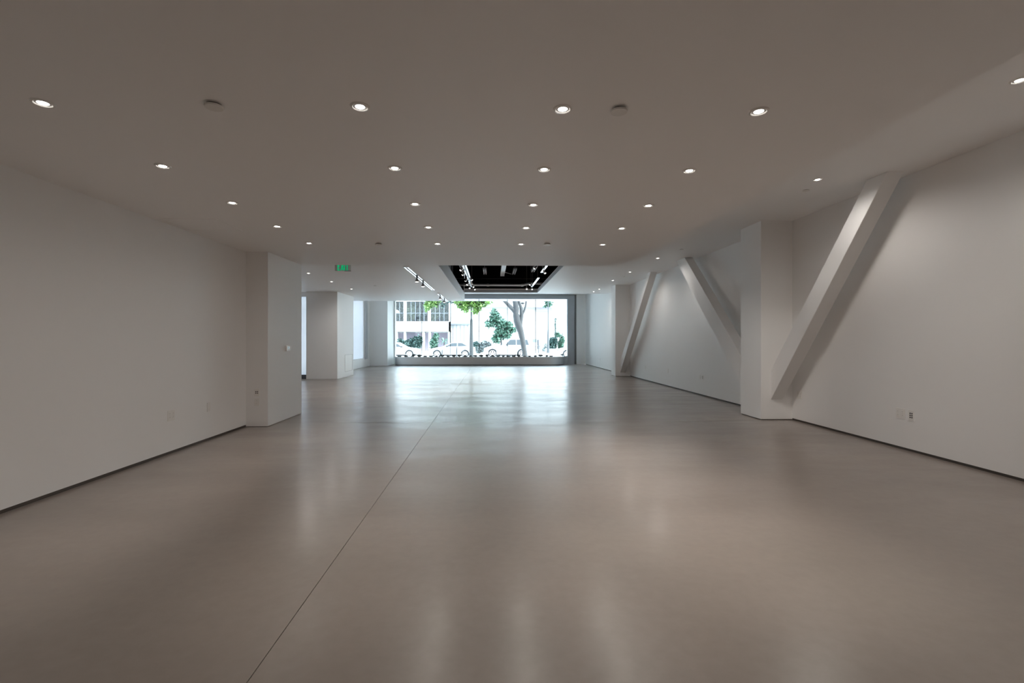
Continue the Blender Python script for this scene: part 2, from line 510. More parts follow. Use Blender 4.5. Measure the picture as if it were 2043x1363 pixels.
# ------------------------------------------------------------------ main window, planter
w1 = root('window_1', (-.6, 25.6, 0)); w1['kind'] = 'structure'
GX = [-5.33, -3.735, -2.21, -.685, .84, 2.36, 4.06]
for a, b in zip(GX, GX[1:]):
    box(a + .012, b - .012, 25.60, 25.615, .05, 3.52).build('pane', 'glass', w1)
for g in GX[1:-1]:
    box(g - .012, g + .012, 25.598, 25.617, .05, 3.52).build('silicone_joint', 'seam_seal', w1)
    cl = box(g - .03, g + .03, 25.575, 25.60, 3.50, 3.58).build('glass_clip', 'metal_dark', w1)
hd = box(-5.2, 4.43, 25.45, 25.75, 3.50, 3.72).build('header', 'steel', w1)
jb = box(4.06, 4.43, 25.42, 25.75, 0.0, 3.50).build('jamb', 'steel', w1)
box(3.85, 4.06, 25.56, 25.70, 0.0, .45).build('jamb_foot', 'trim_grey', w1)
box(-5.2, -5.14, 25.45, 25.75, 0.0, 3.50).build('jamb', 'lamp_white', w1)
box(-5.14, 4.06, 25.58, 25.64, 0.0, .05).build('sill_channel', 'steel', w1)
struct(box(-6.5, 5.25, 25.45, 25.95, 3.72, 4.6), 'wall_window_top', 'stucco')

def plan_path():
    pts = []
    r = .45
    for k in range(9):
        a = R(180 + 90 * k / 8)
        pts.append((-5.08 + r + r * math.cos(a), 24.70 + r + r * math.sin(a)))
    x = -4.2
    while x < 2.9:
        pts.append((x, 24.70)); x += .8
    for k in range(13):
        a = R(-90 + 80 * k / 12)
        pts.append((3.05 + .85 * math.cos(a), 25.55 + .85 * math.sin(a)))
    return pts
PP = plan_path()
ps = root('planter', (-.6, 25.1, 0), 'long low brushed steel planter with rounded ends below the window', 'planter')
def off_path(d):
    c = Vector((-.6, 26.4))
    out = []
    for i, p in enumerate(PP):
        a = Vector(PP[max(i - 1, 0)]); b = Vector(PP[min(i + 1, len(PP) - 1)])
        t = (b - a).normalized(); nrm = Vector((-t.y, t.x))
        out.append(Vector(p) + nrm * d)
    return out
def wallstrip(d0, d1, z0, z1):
    o, i = off_path(d0), off_path(d1)
    n = len(o)
    vs_ = [(p.x, p.y, z0) for p in o] + [(p.x, p.y, z1) for p in o] + [(p.x, p.y, z1) for p in i] + [(p.x, p.y, z0) for p in i]
    fs = []
    for k in range(n - 1):
        fs += [(k, k + 1, n + k + 1, n + k), (n + k, n + k + 1, 2 * n + k + 1, 2 * n + k), (2 * n + k, 2 * n + k + 1, 3 * n + k + 1, 3 * n + k), (3 * n + k, 3 * n + k + 1, k + 1, k)]
    fs += [(0, n, 2 * n, 3 * n), (n - 1, 4 * n - 1, 3 * n - 1, 2 * n - 1)]
    return MB().add(vs_, fs)
wallstrip(0, .03, .03, .42).build('steel_face', 'brushed_steel', ps, smooth=True)
wallstrip(-.004, .05, .42, .44).build('rim', 'lamp_white', ps)
wallstrip(.03, .06, 0.0, .03).build('toe_kick', 'black', ps)
inn = off_path(.03)
MB().prism([(p.x, p.y) for p in inn] + [(3.8, 25.575), (-5.02, 25.575)], 'z', .03, .41).build('gravel_bed', 'gravel', ps)
xs = [-4.85, -4.5, -4.13, -3.8, -3.48, -3.2, -2.93, -2.62, -2.3, -1.98, -1.7, -1.4, -1.12, -.86, -.55, -.25, .05, .32, .62, .88, 1.15, 1.42, 1.72, 2.0, 2.32, 2.6, 2.92, 3.15]
ORD = 'first second third fourth fifth sixth seventh eighth ninth tenth eleventh twelfth thirteenth fourteenth fifteenth sixteenth seventeenth eighteenth nineteenth twentieth'.split()
ORD += ['twenty-' + o for o in ORD[:8]]
for i, x in enumerate(xs):
    w_ = random.uniform(.08, .14); h_ = random.uniform(.035, .07)
    y = 25.15 + random.uniform(-.12, .12)
    tag(MB().blob((x, y, .412 + h_ * 1.1), (w_, w_ * .8, h_), .12, 2).build('rock', 'rock', base=(x, y, .41), smooth=True),
        'small dark rock on the steel planter, %s from the left end' % ORD[i], 'rock', 'dark rocks along the steel planter')
def succulent(x, h, lab):
    r = root('succulent', (x, 25.3, .41), lab, 'plant', 'spiky plants in the steel planter')
    m = MB()
    for k in range(16):
        a = random.uniform(0, 6.28); t = random.uniform(.15, .75)
        d = Vector((math.cos(a) * t, math.sin(a) * t, 1)).normalized() * h * random.uniform(.6, 1)
        p = Vector((x, 25.3, .413)); q = p + d * .5 + Vector((0, 0, .02)); w_ = Vector((-math.sin(a), math.cos(a), 0)) * .014
        m.add([p - w_, p + w_, q + w_ * .8, q - w_ * .8, p + d], [(0, 1, 2, 3), (3, 2, 4)])
    m.build('leaves', 'succulent', r)
    MB().tube([(x, 25.3, .412), (x, 25.3, .47)], [.03, .02], 8).build('stem', 'succulent', r)
succulent(-.2, .24, 'spiky dark plant in the planter, left one, before the big car bonnet')
succulent(.42, .20, 'spiky dark plant in the planter, second, beside the big car wheel')
succulent(1.25, .16, 'low spiky dark plant in the planter, third, left of the tree trunk')
succulent(-2.75, .15, 'low spiky dark plant in the planter toward its left end')

# side entry glazing
w2 = root('window_2', (-7.6, 16.4, 0)); w2['kind'] = 'structure'
box(-9.0, -6.24, 16.36, 16.44, 0.0, .14).build('bottom_rail', 'ledge_grey', w2)
box(-9.0, -6.24, 16.36, 16.44, 2.80, 2.96).build('transom', 'lamp_white', w2)
for a, b in ((-9.0, -7.63), (-7.61, -6.24)):
    box(a + .01, b - .01, 16.39, 16.40, .14, 2.80).build('pane', 'frosted', w2)
box(-7.65, -7.59, 16.37, 16.43, .14, 2.80).build('mullion', 'trim_grey', w2)

# ------------------------------------------------------------------ ceiling lights
def downlight(x, y, z, name='recessed_downlight', label='', group='', watt=LAMP_W, proto=[], cone=168, col=LAMP_COL, beam=0, tilt=(0, 0), soft=.05):
    if not proto:
        r = root(name, (0, 0, 0))
        MB().lathe([(.040, 0), (.040, -.005), (.044, -.008), (.054, -.006), (.057, 0)], n=32).build('trim_ring', 'plate_white', r, smooth=True)
        MB().lathe([(.028, -.0005), (.028, -.003), (.0405, -.0015), (.0405, -.0005)], n=32, close=True).build('baffle', 'baffle', r, smooth=True)
        MB().lathe([(.0275, -.0005), (.0275, -.003), (.020, -.007), (.006, -.009)], n=24).build('lens', 'lens', r, smooth=True)
        proto.append(r)
    else:
        r = copy_tree(proto[0])
    r.location = (x, y, z)
    tag(r, label, 'downlight', group)
    if watt > 0:
        ld = bpy.data.lights.new('lamp', 'SPOT')
        ld.energy = watt; ld.spot_size = R(cone); ld.spot_blend = 0.75; ld.shadow_soft_size = soft
        ld.color = col
        lo = bpy.data.objects.new('lamp', ld); COL.objects.link(lo)
        lo.location = (x, y, z - .012)
    if beam > 0:                       # the narrow beam of the gimbal lamp, tilted by dx, dy
        ld = bpy.data.lights.new('lamp', 'SPOT')
        ld.energy = beam; ld.spot_size = R(48); ld.spot_blend = 1.0; ld.shadow_soft_size = .05; ld.color = col
        lo = bpy.data.objects.new('lamp', ld); COL.objects.link(lo)
        lo.location = (x, y, z - .012); lo.rotation_euler = Vector((tilt[0], tilt[1], -1)).to_track_quat('-Z', 'Y').to_euler()
    return r
rows = [2.78, 3.77, 4.765, 5.75, 6.74]
rn = ['nearest', 'second nearest', 'middle', 'second farthest', 'farthest']
cx = [-2.56, -.763, .416, 1.58]
cn = ['leftmost', 'second from left', 'third from left', 'rightmost']
for i, y in enumerate(rows):
    for j, x in enumerate(cx):
        downlight(x, y, 2.70, label='round white ceiling downlight, %s of four in the %s row' % (cn[j], rn[i]), group='downlights of the low ceiling', watt=LAMP_W * (.33, .85, .95, 1.2)[j], beam=BEAM_W * (.9, .9, 1.5, 1.6)[j], tilt=((-.12, 0), (-.02, .04), (.2, 0), (.1, .05) if i < 4 else (1.5, .8))[j])
for y in (1.79,):
    for x in cx:
        downlight(x, y, 2.70, label='white ceiling downlight just above the camera, out of the frame', group='downlights above and behind the camera', watt=LAMP_W * .8)
ST = [(4.03, 3.54, 'nearest, at the right edge of the photo'), (4.035, 5.80, 'second, beside the top of the nearest brace'), (4.05, 11.52, 'third, left of the middle brace top'),
      (4.065, 13.9, 'fourth, left of the farthest brace top'), (4.07, 15.9, 'fifth, before the farther column'), (4.25, 18.7, 'sixth, past the farther column'), (4.24, 19.7, 'last, nearest the window')]
for x, y, d in ST:
    downlight(x, y, 3.33, label='downlight in the raised right strip, ' + d, group='downlights of the right strip', watt=LAMP_W * (3.5 if y < 6 else 2.3 if y < 12 else 3.6 if y < 14.5 else .9 if y < 17 else 2.4), cone=168, beam=(60 if y < 6 else 0), tilt=(.2, .7), soft=.13)
downlight(4.03, 1.2, 3.33, label='white downlight of the raised strip beside the camera, out of the frame', group='downlights above and behind the camera', watt=LAMP_W * 4.6, cone=155)
for (x, y), d in zip(((-4.43, 11.63), (-4.445, 13.33), (-4.455, 15.24)), ('nearest, left of the green exit sign', 'middle, above the pillar', 'farthest, right of the pillar top')):
    downlight(x, y, 2.95, label='downlight in the left ceiling, ' + d, group='downlights of the left ceiling', watt=LAMP_W * 4, col=(1, .97, .94))

def disc(x, y, z, label, cat='smoke detector', r=.05, h=.022, name='smoke_detector'):
    o = root(name, (x, y, z), label, cat)
    MB().lathe([(r * .82, 0), (r * .82, -h * .45), (r * .98, -h * .5), (r, -h * .62), (r * .96, -h), (r * .3, -h * 1.04)], (x, y, z), 32).build('cover', 'plate_white', o, smooth=True)
    MB().lathe([(r * .8, 0), (r * .84, -h * .3), (r * .84, -h * .45), (r * .8, -h * .5)], (x, y, z), 32).build('base_ring', 'black', o, smooth=True)
disc(-1.594, 2.774, 2.70, 'round white disc cover on the ceiling, left, in the nearest light row')
disc(.745, 2.771, 2.70, 'round white disc cover on the ceiling, right, in the nearest light row')
disc(-1.597, 6.756, 2.70, 'small disc cover on the ceiling, left, in the farthest light row')
disc(.784, 6.70, 2.70, 'small disc cover on the ceiling, right, in the farthest light row')
for (x, y), d in zip(((4.172, 6.223), (4.179, 10.38), (4.181, 14.95), (4.265, 19.29)), ('above the nearest brace', 'before the middle brace', 'above the farther column', 'between the last two lights')):
    disc(x, y, 3.33, 'flush sprinkler cover in the right raised strip, ' + d, 'sprinkler cover', .045, .010, 'sprinkler_cover')
disc(-3.48, 14.3, 2.95, 'flush sprinkler cover in the left ceiling, left of the track', 'sprinkler cover', .045, .010, 'sprinkler_cover')
# ceiling access hatch by the left wall
v = root('ceiling_hatch', (-3.39, 5.7, 2.70), 'flush painted rectangular hatch in the ceiling beside the left wall', 'hatch')
m = MB()
m.box(-3.70, -3.09, 5.42, 5.432, 2.6965, 2.70); m.box(-3.70, -3.09, 5.968, 5.98, 2.6965, 2.70)
m.box(-3.70, -3.688, 5.432, 5.968, 2.6965, 2.70); m.box(-3.102, -3.09, 5.432, 5.968, 2.6965, 2.70)
m.build('hatch_frame', 'ceiling_paint', v)
box(-3.686, -3.104, 5.434, 5.966, 2.698, 2.70).build('hatch_panel', 'ceiling_paint', v)

# ------------------------------------------------------------------ track lights
def track(x, y0, y1, z, label, group, w=.035):
    t = root('lighting_track', (x, (y0 + y1) / 2, z), label, 'light track', group)
    for s in (-1, 1):
        box(x + s * w - .016, x + s * w + .016, y0, y1, z - .03, z).build('rail', 'track_white', t)
    box(x - w + .016, x + w - .016, y0, y1, z - .014, z).build('channel', 'trim_grey', t)
    for y in (y0, y1):
        box(x - w - .018, x + w + .018, y - .012, y + .012, z - .032, z).build('end_cap', 'track_white', t)
    return t
track(-1.87, 10.46, 15.25, 2.95, 'long white twin rail track on the left ceiling', 'tracks on the left ceiling')
track(-1.84, 16.57, 19.29, 2.95, 'short white twin rail track on the left ceiling near the window', 'tracks on the left ceiling')
def aim(x, y, z, d, watt, cone):
    ld = bpy.data.lights.new('lamp', 'SPOT')
    ld.energy = watt; ld.spot_size = R(cone); ld.spot_blend = 1.0; ld.shadow_soft_size = .03; ld.color = (1.0, .975, .95)
    lo = bpy.data.objects.new('lamp', ld); COL.objects.link(lo)
    lo.location = (x, y, z); lo.rotation_euler = Vector(d).to_track_quat('-Z', 'Y').to_euler()
def bell(x, y, z, label):
    aim(x, y, z - .17, (0, 0, -1), 120, 140)
    b = root('track_spotlight', (x, y, z), label, 'spotlight', 'bell spotlights on the left ceiling tracks')
    MB().lathe([(.018, 0), (.020, -.05), (.026, -.08), (.040, -.12), (.056, -.145), (.050, -.147)], (x, y, z), 20).build('shade', 'spot_shell', b, smooth=True)
    MB().lathe([(.048, -.142), (.040, -.156), (.015, -.164)], (x, y, z), 20).build('lens', 'lens_cool', b, smooth=True)
    MB().lathe([(.03, .0), (.03, -.012), (.018, -.016)], (x, y, z), 16).build('adapter', 'spot_shell', b, smooth=True)
for y, d in ((11.83, 'first and largest, on the long left track'), (12.88, 'second, on the long left track'), (16.95, 'third, on the short left track'), (18.45, 'last, on the short left track')):
    bell(-1.85 if y < 16 else -1.83, y, 2.92, 'dark bell shaped spotlight, ' + d)
track(-.79, 12.0, 19.4, 3.50, 'grey light track crowded with spots inside the ceiling opening, left', 'tracks in the ceiling opening', .045)
track(1.62, 16.4, 19.2, 3.50, 'white light track inside the ceiling opening, right, far piece', 'tracks in the ceiling opening', .02)
track(1.585, 12.8, 15.1, 3.50, 'white light track inside the ceiling opening, right, near piece', 'tracks in the ceiling opening', .02)
for x, y in ((-.79, 12.5), (-.79, 19.0), (1.62, 16.8), (1.62, 18.9), (1.585, 13.2), (1.585, 14.8)):
    wh = ('crowded left' if x < 0 else 'far right' if y > 16 else 'near right')
    en = 'far' if y in (19.0, 18.9, 14.8) else 'near'
    tag(MB().tube([(x, y, 3.50), (x, y, 4.9)], .006, 6).build('suspension_rod', 'pipe_dark', base=(x, y, 3.5)), 'thin rod hanging the %s track in the ceiling opening by its %s end' % (wh, en), 'rod', 'rods of the tracks in the opening')
def can(x, y, z, dx, dy, label, lit=True):
    b = root('track_spotlight', (x, y, z), label, 'spotlight', 'small spotlights in the ceiling opening')
    p = Vector((x, y, z)); d = Vector((dx, dy, -.6)).normalized()
    MB().tube([p, p + Vector((0, 0, -.05))], .012, 8).build('stem', 'track_white', b)
    q = p + Vector((0, 0, -.06))
    MB().tube([q - d * .03, q + d * .08], [.028, .036], 14).build('can', 'track_white', b, smooth=True)
    if lit: aim(*(q + d * .10), Vector((.28 if x < 0 else -.25, d.y * .4, -1)), 95, 80)
    MB().tube([q + d * .08, q + d * .086], [.03, .026], 14).build('lens', 'lens_cool' if lit else 'pipe', b, smooth=True)
cl_ = [(-.86, 13.9, -.5, -.3), (-.86, 14.9, -.6, 0), (-.72, 16.2, .6, -.2), (-.86, 16.4, -.5, .1), (-.74, 17.2, .3, .3), (-.86, 17.5, -.4, -.2), (-.74, 18.3, .4, -.2), (-.84, 18.7, -.2, -.3), (-.70, 19.25, .2, -.4)]
on = ['first', 'second', 'third', 'fourth', 'fifth', 'sixth', 'seventh', 'eighth', 'ninth']
for i, (x, y, dx, dy) in enumerate(cl_):
    can(x, y, 3.47, dx, dy, 'small white can spotlight on the crowded left track, %s from the camera' % on[i])
for x, y, z, dx, dy, d in ((1.41, 19.15, 3.49, 0, -.4, 'hanging left of the far right track end'), (1.62, 19.1, 3.47, 0, -.4, 'at the far right track end'), (1.50, 18.2, 3.55, -.4, -.2, 'below the kink of the white pipe'),
                           (1.585, 14.4, 3.47, .3, -.3, 'on the near right track'), (1.36, 14.5, 3.62, -.7, 0, 'left of the near right track')):
    can(x, y, z, dx, dy, 'small white can spotlight, ' + d)
    if z > 3.48:
        tag(MB().tube([(x, y, z), (x, y, 4.9)], .005, 6).build('suspension_rod', 'pipe_dark', base=(x, y, z)), 'thin rod holding the spotlight ' + d, 'rod', 'rods of single spotlights in the opening')

# ------------------------------------------------------------------ exit sign
ex = root('exit_sign', (-2.85, 9.2, 2.655), 'green lettered EXIT sign hanging just beyond the low ceiling edge', 'exit sign')
box(-3.005, -2.70, 9.203, 9.209, 2.66, 2.865).build('panel', 'plate_grey', ex)
box(-3.01, -2.695, 9.18, 9.24, 2.865, 2.95).build('housing', 'plate_grey', ex)
box(-2.82, -2.70, 9.198, 9.214, 2.655, 2.662).build('edge_strip', 'metal_dark', ex)
L = MB()
def bar(x0, z0, x1, z1, w=.019):
    d = Vector((x1 - x0, 0, z1 - z0)).normalized(); nn = Vector((-d.z, 0, d.x)) * w / 2
    a, b = Vector((x0, 0, z0)), Vector((x1, 0, z1))
    vs_ = []
    for yy in (9.196, 9.203):
        for q in (a - nn, b - nn, b + nn, a + nn): vs_.append((q.x, yy, q.z))
    L.add(vs_, [(0, 1, 2, 3), (7, 6, 5, 4), (0, 4, 5, 1), (1, 5, 6, 2), (2, 6, 7, 3), (3, 7, 4, 0)])
zb, zt = 2.672, 2.835
x = -2.952
bar(x + .007, zb, x + .007, zt); bar(x, zb + .007, x + .047, zb + .007); bar(x, zt - .007, x + .047, zt - .007); bar(x, (zb + zt) / 2, x + .04, (zb + zt) / 2)
x = -2.893
bar(x + .005, zb, x + .053, zt); bar(x + .053, zb, x + .005, zt)
x = -2.822
bar(x, zb, x, zt)
x = -2.80
bar(x, zt - .007, x + .056, zt - .007); bar(x + .028, zb, x + .028, zt)
L.build('lettering', 'exit_green', ex)
MB().tube([(-3.0, 9.206, 2.78), (-2.99, 9.206, 2.765)], .004, 6).build('pull_pin', 'metal_dark', ex)

# ------------------------------------------------------------------ wall plates
def plate(side, u, z, w, h, label, style, plane, name='wall_outlet', cat='outlet'):
    """side: 'R' right wall facing -x, 'L' left wall facing +x, 'F' facing the camera; u: centre along the wall"""
    loc = {'R': (plane, u, z), 'L': (plane, u, z), 'F': (u, plane, z)}[side]
    r = root(name, loc, label, cat)
    def bx(u0, u1, z0, z1, d0, d1):
        if side == 'R': return box(plane - d1, plane - d0, u0, u1, z0, z1)
        if side == 'L': return box(plane + d0, plane + d1, u0, u1, z0, z1)
        return box(u0, u1, plane - d1, plane - d0, z0, z1)
    bx(u - w / 2, u + w / 2, z - h / 2, z + h / 2, -.002, .006).build('cover_plate', 'plate_white', r, bevel=.0015)
    if style == 'duplex':
        for k in range(int(round(w / .06))):
            uc = u - w / 2 + w * (k + .5) / int(round(w / .06))
            for s in (-1, 1):
                f_ = bx(uc - .017, uc + .017, z + s * .022 - .014, z + s * .022 + .014, .006, .0085).build('socket', 'plate_white', r)
                for q in (-.006, .006):
                    bx(uc + q - .0014, uc + q + .0014, z + s * .022 - .002, z + s * .022 + .007, .0085, .009).build('slot', 'baffle', f_)
            bx(uc - .003, uc + .003, z - .003, z + .003, .006, .0075).build('screw', 'plate_grey', r)
    elif style in ('data6', 'data4'):
        n = 3 if style == 'data6' else 2
        for a in (-1, 1):
            for k in range(n):
                zc = z + (k - (n - 1) / 2) * .024
                bx(u + a * .0125 - .007, u + a * .0125 + .007, zc - .008, zc + .008, .006, .0075).build('jack', 'black', r)
    elif style == 'blank':
        bx(u - .003, u + .003, z + .035, z + .041, .006, .0075).build('screw', 'plate_grey', r)
        bx(u - .003, u + .003, z - .041, z - .035, .006, .0075).build('screw', 'plate_grey', r)
plate('R', 5.735, .439, .125, .125, 'double outlet plate low on the right wall, nearest the camera', 'duplex', 5.03)
plate('R', 5.585, .436, .075, .125, 'data plate with six black jacks beside the double outlet', 'data6', 5.03, 'data_jack_plate', 'data plate')
plate('R', 7.66, .435, .12, .12, 'double outlet plate in the shade between the nearest brace and column', 'duplex', 5.03)
plate('R', 11.40, .441, .075, .12, 'single outlet plate low on the right wall below the middle brace', 'duplex', 5.03)
plate('R', 11.23, .441, .075, .12, 'data plate with black jacks below the middle brace', 'data6', 5.03, 'data_jack_plate', 'data plate')
plate('R', 13.47, .448, .07, .12, 'blank plate between the two far braces, nearer one', 'blank', 5.03, 'blank_wall_plate', 'wall plate')
plate('R', 15.46, .432, .07, .12, 'blank plate right of the foot of the farthest brace', 'blank', 5.03, 'blank_wall_plate', 'wall plate')
plate('R', 23.95, .40, .07, .12, 'outlet plate on the right wall past the farther column, nearer the window', 'duplex', 5.03)
plate('R', 21.95, .42, .07, .12, 'outlet plate on the right wall just past the farther column', 'duplex', 5.03)
plate('L', 5.723, .449, .12, .125, 'double outlet plate low on the left wall', 'duplex', -3.79)
plate('L', 6.468, .444, .07, .12, 'narrow blank plate on the left wall right of the double outlet', 'blank', -3.79, 'blank_wall_plate', 'wall plate')
plate('F', -3.622, .53, .075, .115, 'data plate with four black jacks on the left wall return', 'data4', 7.44, 'data_jack_plate', 'data plate')
plate('F', -3.622, .38, .075, .115, 'outlet plate under the four-jack plate on the left wall return', 'duplex', 7.44)
th = root('thermostat', (-3.455, 8.12, 1.2), 'small white thermostat with dark screen on the left wall end', 'thermostat')
box(-3.455, -3.425, 8.045, 8.195, 1.15, 1.245).build('body', 'plate_white', th, bevel=.004)
box(-3.425, -3.4235, 8.09, 8.15, 1.187, 1.223).build('screen', 'screen', th)
box(-3.425, -3.4225, 8.105, 8.135, 1.162, 1.172).build('button', 'plate_grey', th)

# ------------------------------------------------------------------ outside: ground
struct(box(-40, 40, 25.9, 33.2, -.5, -.15), 'pavement_near', 'pavement')
struct(box(-40, 40, 33.2, 33.4, -.5, -.14), 'kerb_near', 'kerb')
struct(box(-40, 40, 33.4, 47.0, -.6, -.32), 'road', 'asphalt')
struct(box(-40, 40, 47.0, 47.2, -.6, -.16), 'kerb_far', 'kerb')
struct(box(-40, 40, 47.2, 60, -.6, -.17), 'pavement_far', 'pavement')
struct(box(-40, -6.5, 10, 25.9, -.5, -.05), 'pavement_side', 'pavement')
struct(box(-6.3, 4.6, 25.9, 27.6, 3.56, 3.75), 'trim_5', 'stucco')

# ------------------------------------------------------------------ far buildings
FY = 56.0
def fx(px): return (px - 981) / 950 * FY + .0
def fz(py): return 1.35 + (677 - py) / 950 * FY
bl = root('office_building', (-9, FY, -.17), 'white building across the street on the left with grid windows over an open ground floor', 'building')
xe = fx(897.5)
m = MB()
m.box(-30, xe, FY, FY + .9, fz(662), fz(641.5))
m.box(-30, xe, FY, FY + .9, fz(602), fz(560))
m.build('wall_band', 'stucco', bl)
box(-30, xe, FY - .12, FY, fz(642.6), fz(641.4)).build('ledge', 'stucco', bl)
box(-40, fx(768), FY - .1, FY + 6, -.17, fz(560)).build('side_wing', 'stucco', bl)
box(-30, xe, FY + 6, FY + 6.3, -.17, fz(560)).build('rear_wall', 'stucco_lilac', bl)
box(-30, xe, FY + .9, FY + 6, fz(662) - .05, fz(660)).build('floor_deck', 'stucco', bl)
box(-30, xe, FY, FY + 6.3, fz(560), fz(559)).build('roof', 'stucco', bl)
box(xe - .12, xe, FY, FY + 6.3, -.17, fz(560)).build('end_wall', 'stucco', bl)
for a, b in ((806, 812), (854, 860), (770, 778.6)):
    box(fx(a), fx(b), FY - .05, FY + .5, fz(641.5), fz(602)).build('pier', 'stucco', bl)
mul = {(778.6, 806): (789.5, 798), (812, 854): (820.8, 829.3, 838, 846.5), (860, 896): (868.7, 877.4, 886.2)}
for (a, b), ms in mul.items():
    cuts = [a] + list(ms) + [b]
    for c in ms:
        box(fx(c) - .03, fx(c) + .03, FY + .08, FY + .2, fz(641.5), fz(602)).build('mullion', 'ledge_grey', bl)
    box(fx(a), fx(b), FY + .07, FY + .2, fz(625) - .03, fz(625) + .03).build('transom', 'ledge_grey', bl)
    for c, d in zip(cuts, cuts[1:]):
        for z0, z1 in ((641.5, 625), (625, 602)):
            box(fx(c), fx(d), FY + .13, FY + .15, fz(z0), fz(z1)).build('pane', 'far_glass', bl)
for a, b in ((787.5, 794), (806, 810.5), (842.5, 848), (855, 860), (893.5, 897.5)):
    box(fx(a), fx(b), FY + .1, FY + .6, -.17, fz(662)).build('ground_pillar', 'stucco', bl)
for x0 in range(0, 26):
    px = 797 + x0 * 1.05
    box(fx(px), fx(px) + .045, FY + 2.0, FY + 2.06, -.17, fz(662) - .02).build('slat', 'stucco_lilac', bl)
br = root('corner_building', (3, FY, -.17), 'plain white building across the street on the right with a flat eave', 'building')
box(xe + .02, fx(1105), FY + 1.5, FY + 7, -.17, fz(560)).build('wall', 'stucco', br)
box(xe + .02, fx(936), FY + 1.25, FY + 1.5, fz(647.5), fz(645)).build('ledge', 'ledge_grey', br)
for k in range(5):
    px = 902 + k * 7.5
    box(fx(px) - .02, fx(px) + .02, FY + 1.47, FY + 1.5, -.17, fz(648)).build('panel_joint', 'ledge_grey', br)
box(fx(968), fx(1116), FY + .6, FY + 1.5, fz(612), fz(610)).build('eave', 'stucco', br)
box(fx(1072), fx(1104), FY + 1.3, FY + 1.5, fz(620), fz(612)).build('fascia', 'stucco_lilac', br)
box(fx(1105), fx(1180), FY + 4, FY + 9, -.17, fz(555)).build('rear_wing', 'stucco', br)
hr = root('handrail', (fx(952), FY - .6, -.17), 'thin grey sloping handrail in front of the plain white building', 'handrail')
for dz in (0, .42):
    MB().tube([(fx(938), FY - .6, fz(642) - dz), (fx(966), FY - .6, fz(660) - dz), (fx(972), FY - .6, fz(660.5) - dz)], .03, 8).build('rail', 'ledge_grey', hr)
for px, py in ((942, 644.5), (954, 652), (966, 660)):
    MB().tube([(fx(px), FY - .6, -.17), (fx(px), FY - .6, fz(py))], .03, 8).build('baluster', 'stucco', hr)
tag(box(fx(1084), fx(1135), FY - 2.6, FY - 2.2, -.17, .28).build('low_wall', 'stucco', base=(fx(1110), FY - 2.4, -.17)), 'low white garden wall below the clipped hedge on the right', 'low wall')

# ------------------------------------------------------------------ greenery
def shrub(name, label, cat, clumps, material, leaf, stems, group=None, base=None, stem_mat='bark', shell=.35):
    r = root(name, base, label, cat, group)
    m = MB()
    for c, rad, n in clumps: m.leaves(c, rad, n, leaf, shell=shell)
    m.build('foliage', material, r, kind='stuff')
    s = MB()
    for p in stems: s.tube([q[:3] for q in p], [q[3] for q in p], 8)
    s.build('stem', stem_mat, r, smooth=True)
    return r
def at(px, py, Y):
    return ((px - 981) / 950 * Y, Y, 1.35 + (677 - py) / 950 * Y)
def cl(px, py, Y, rpx, rpy, n, ry=.5):
    k = Y / 950
    return (at(px, py, Y), (rpx * k, ry, rpy * k), n)
Y = 54.0
shrub('hedge', 'dark green shrubs under the left building behind the parked saloon', 'hedge',
      [cl(800, 686, Y, 8, 11, 500), cl(815, 688, Y, 10, 11, 600), cl(830, 685, Y, 12, 15, 900), cl(836, 678, Y, 7, 9, 400)], 'leaf_dark', .22,
      [[(*at(815, 700, Y), .05), (*at(816, 690, Y), .03)], [(*at(832, 703, Y), .05), (*at(833, 684, Y), .03)], [(*at(800, 703, Y), .05), (*at(800, 690, Y), .03)]], base=(at(820, 703, Y)[0], Y, -.17))
shrub('garden_shrub', 'pale green shrub beside the white post under the left building', 'shrub',
      [cl(866, 686, Y, 7, 14, 600), cl(870, 672, Y, 6, 8, 260)], 'leaf_mid', .22, [[(*at(866, 703, Y), .05), (*at(867, 682, Y), .03)]], base=(at(866, 703, Y)[0], Y, -.17))
def palm(px, py, Yp, label, h):
    p = at(px, py, Yp)
    r = root('fan_palm', (p[0], Yp, -.17), label, 'palm')
    MB().tube([(p[0], Yp, -.17), (p[0] + .05, Yp, p[2])], [.10, .07], 10).build('trunk', 'bark', r, smooth=True)
    for k in range(22):
        a = random.uniform(0, 6.28); e = random.uniform(-.2, 1.2)
        d = Vector((math.cos(a) * math.cos(e), math.sin(a) * math.cos(e), math.sin(e)))
        q0 = Vector(p); q1 = q0 + d * h * .6; q2 = q0 + d * h + Vector((0, 0, -h * .35))
        w_ = d.cross(Vector((0, 0, 1))).normalized() * .06
        MB().add([q0 - w_ * .3, q0 + w_ * .3, q1 + w_, q1 - w_, q2], [(0, 1, 2, 3), (3, 2, 4)]).build('frond', 'leaf_mid', r)
palm(886, 683, Y - .3, 'grey green fan palm under the left building near its corner', 1.0)
for i, (px, rx, n) in enumerate(((784, 6, 300), (799, 7, 350), (822, 10, 550), (843, 9, 500), (868, 8, 420), (887, 8, 450))):
    mm = 'leaf_grey' if i % 2 else 'leaf_olive'
    dd = ['first from the left', 'second from the left', 'third from the left', 'fourth from the left', 'fifth from the left', 'last, at the building corner'][i]
    Yq = FY + 2.2
    shrub('balcony_plant', 'grey bushy plant behind the upper grid windows, ' + dd, 'plant',
          [cl(px, 622, Yq, rx, 17, n), cl(px + 3, 612, Yq, rx * .8, 10, n // 2), cl(px - 2, 634, Yq, rx * .9, 6, n // 2)], mm, .2,
          [[(*at(px, 645, Yq), .05), (*at(px + 2, 612, Yq), .02)], [(*at(px, 645, Yq), .04), (*at(px - 4, 618, Yq), .015)]], 'plants behind the upper grid windows', base=(at(px, 641, Yq)[0], Yq, fz(660)))
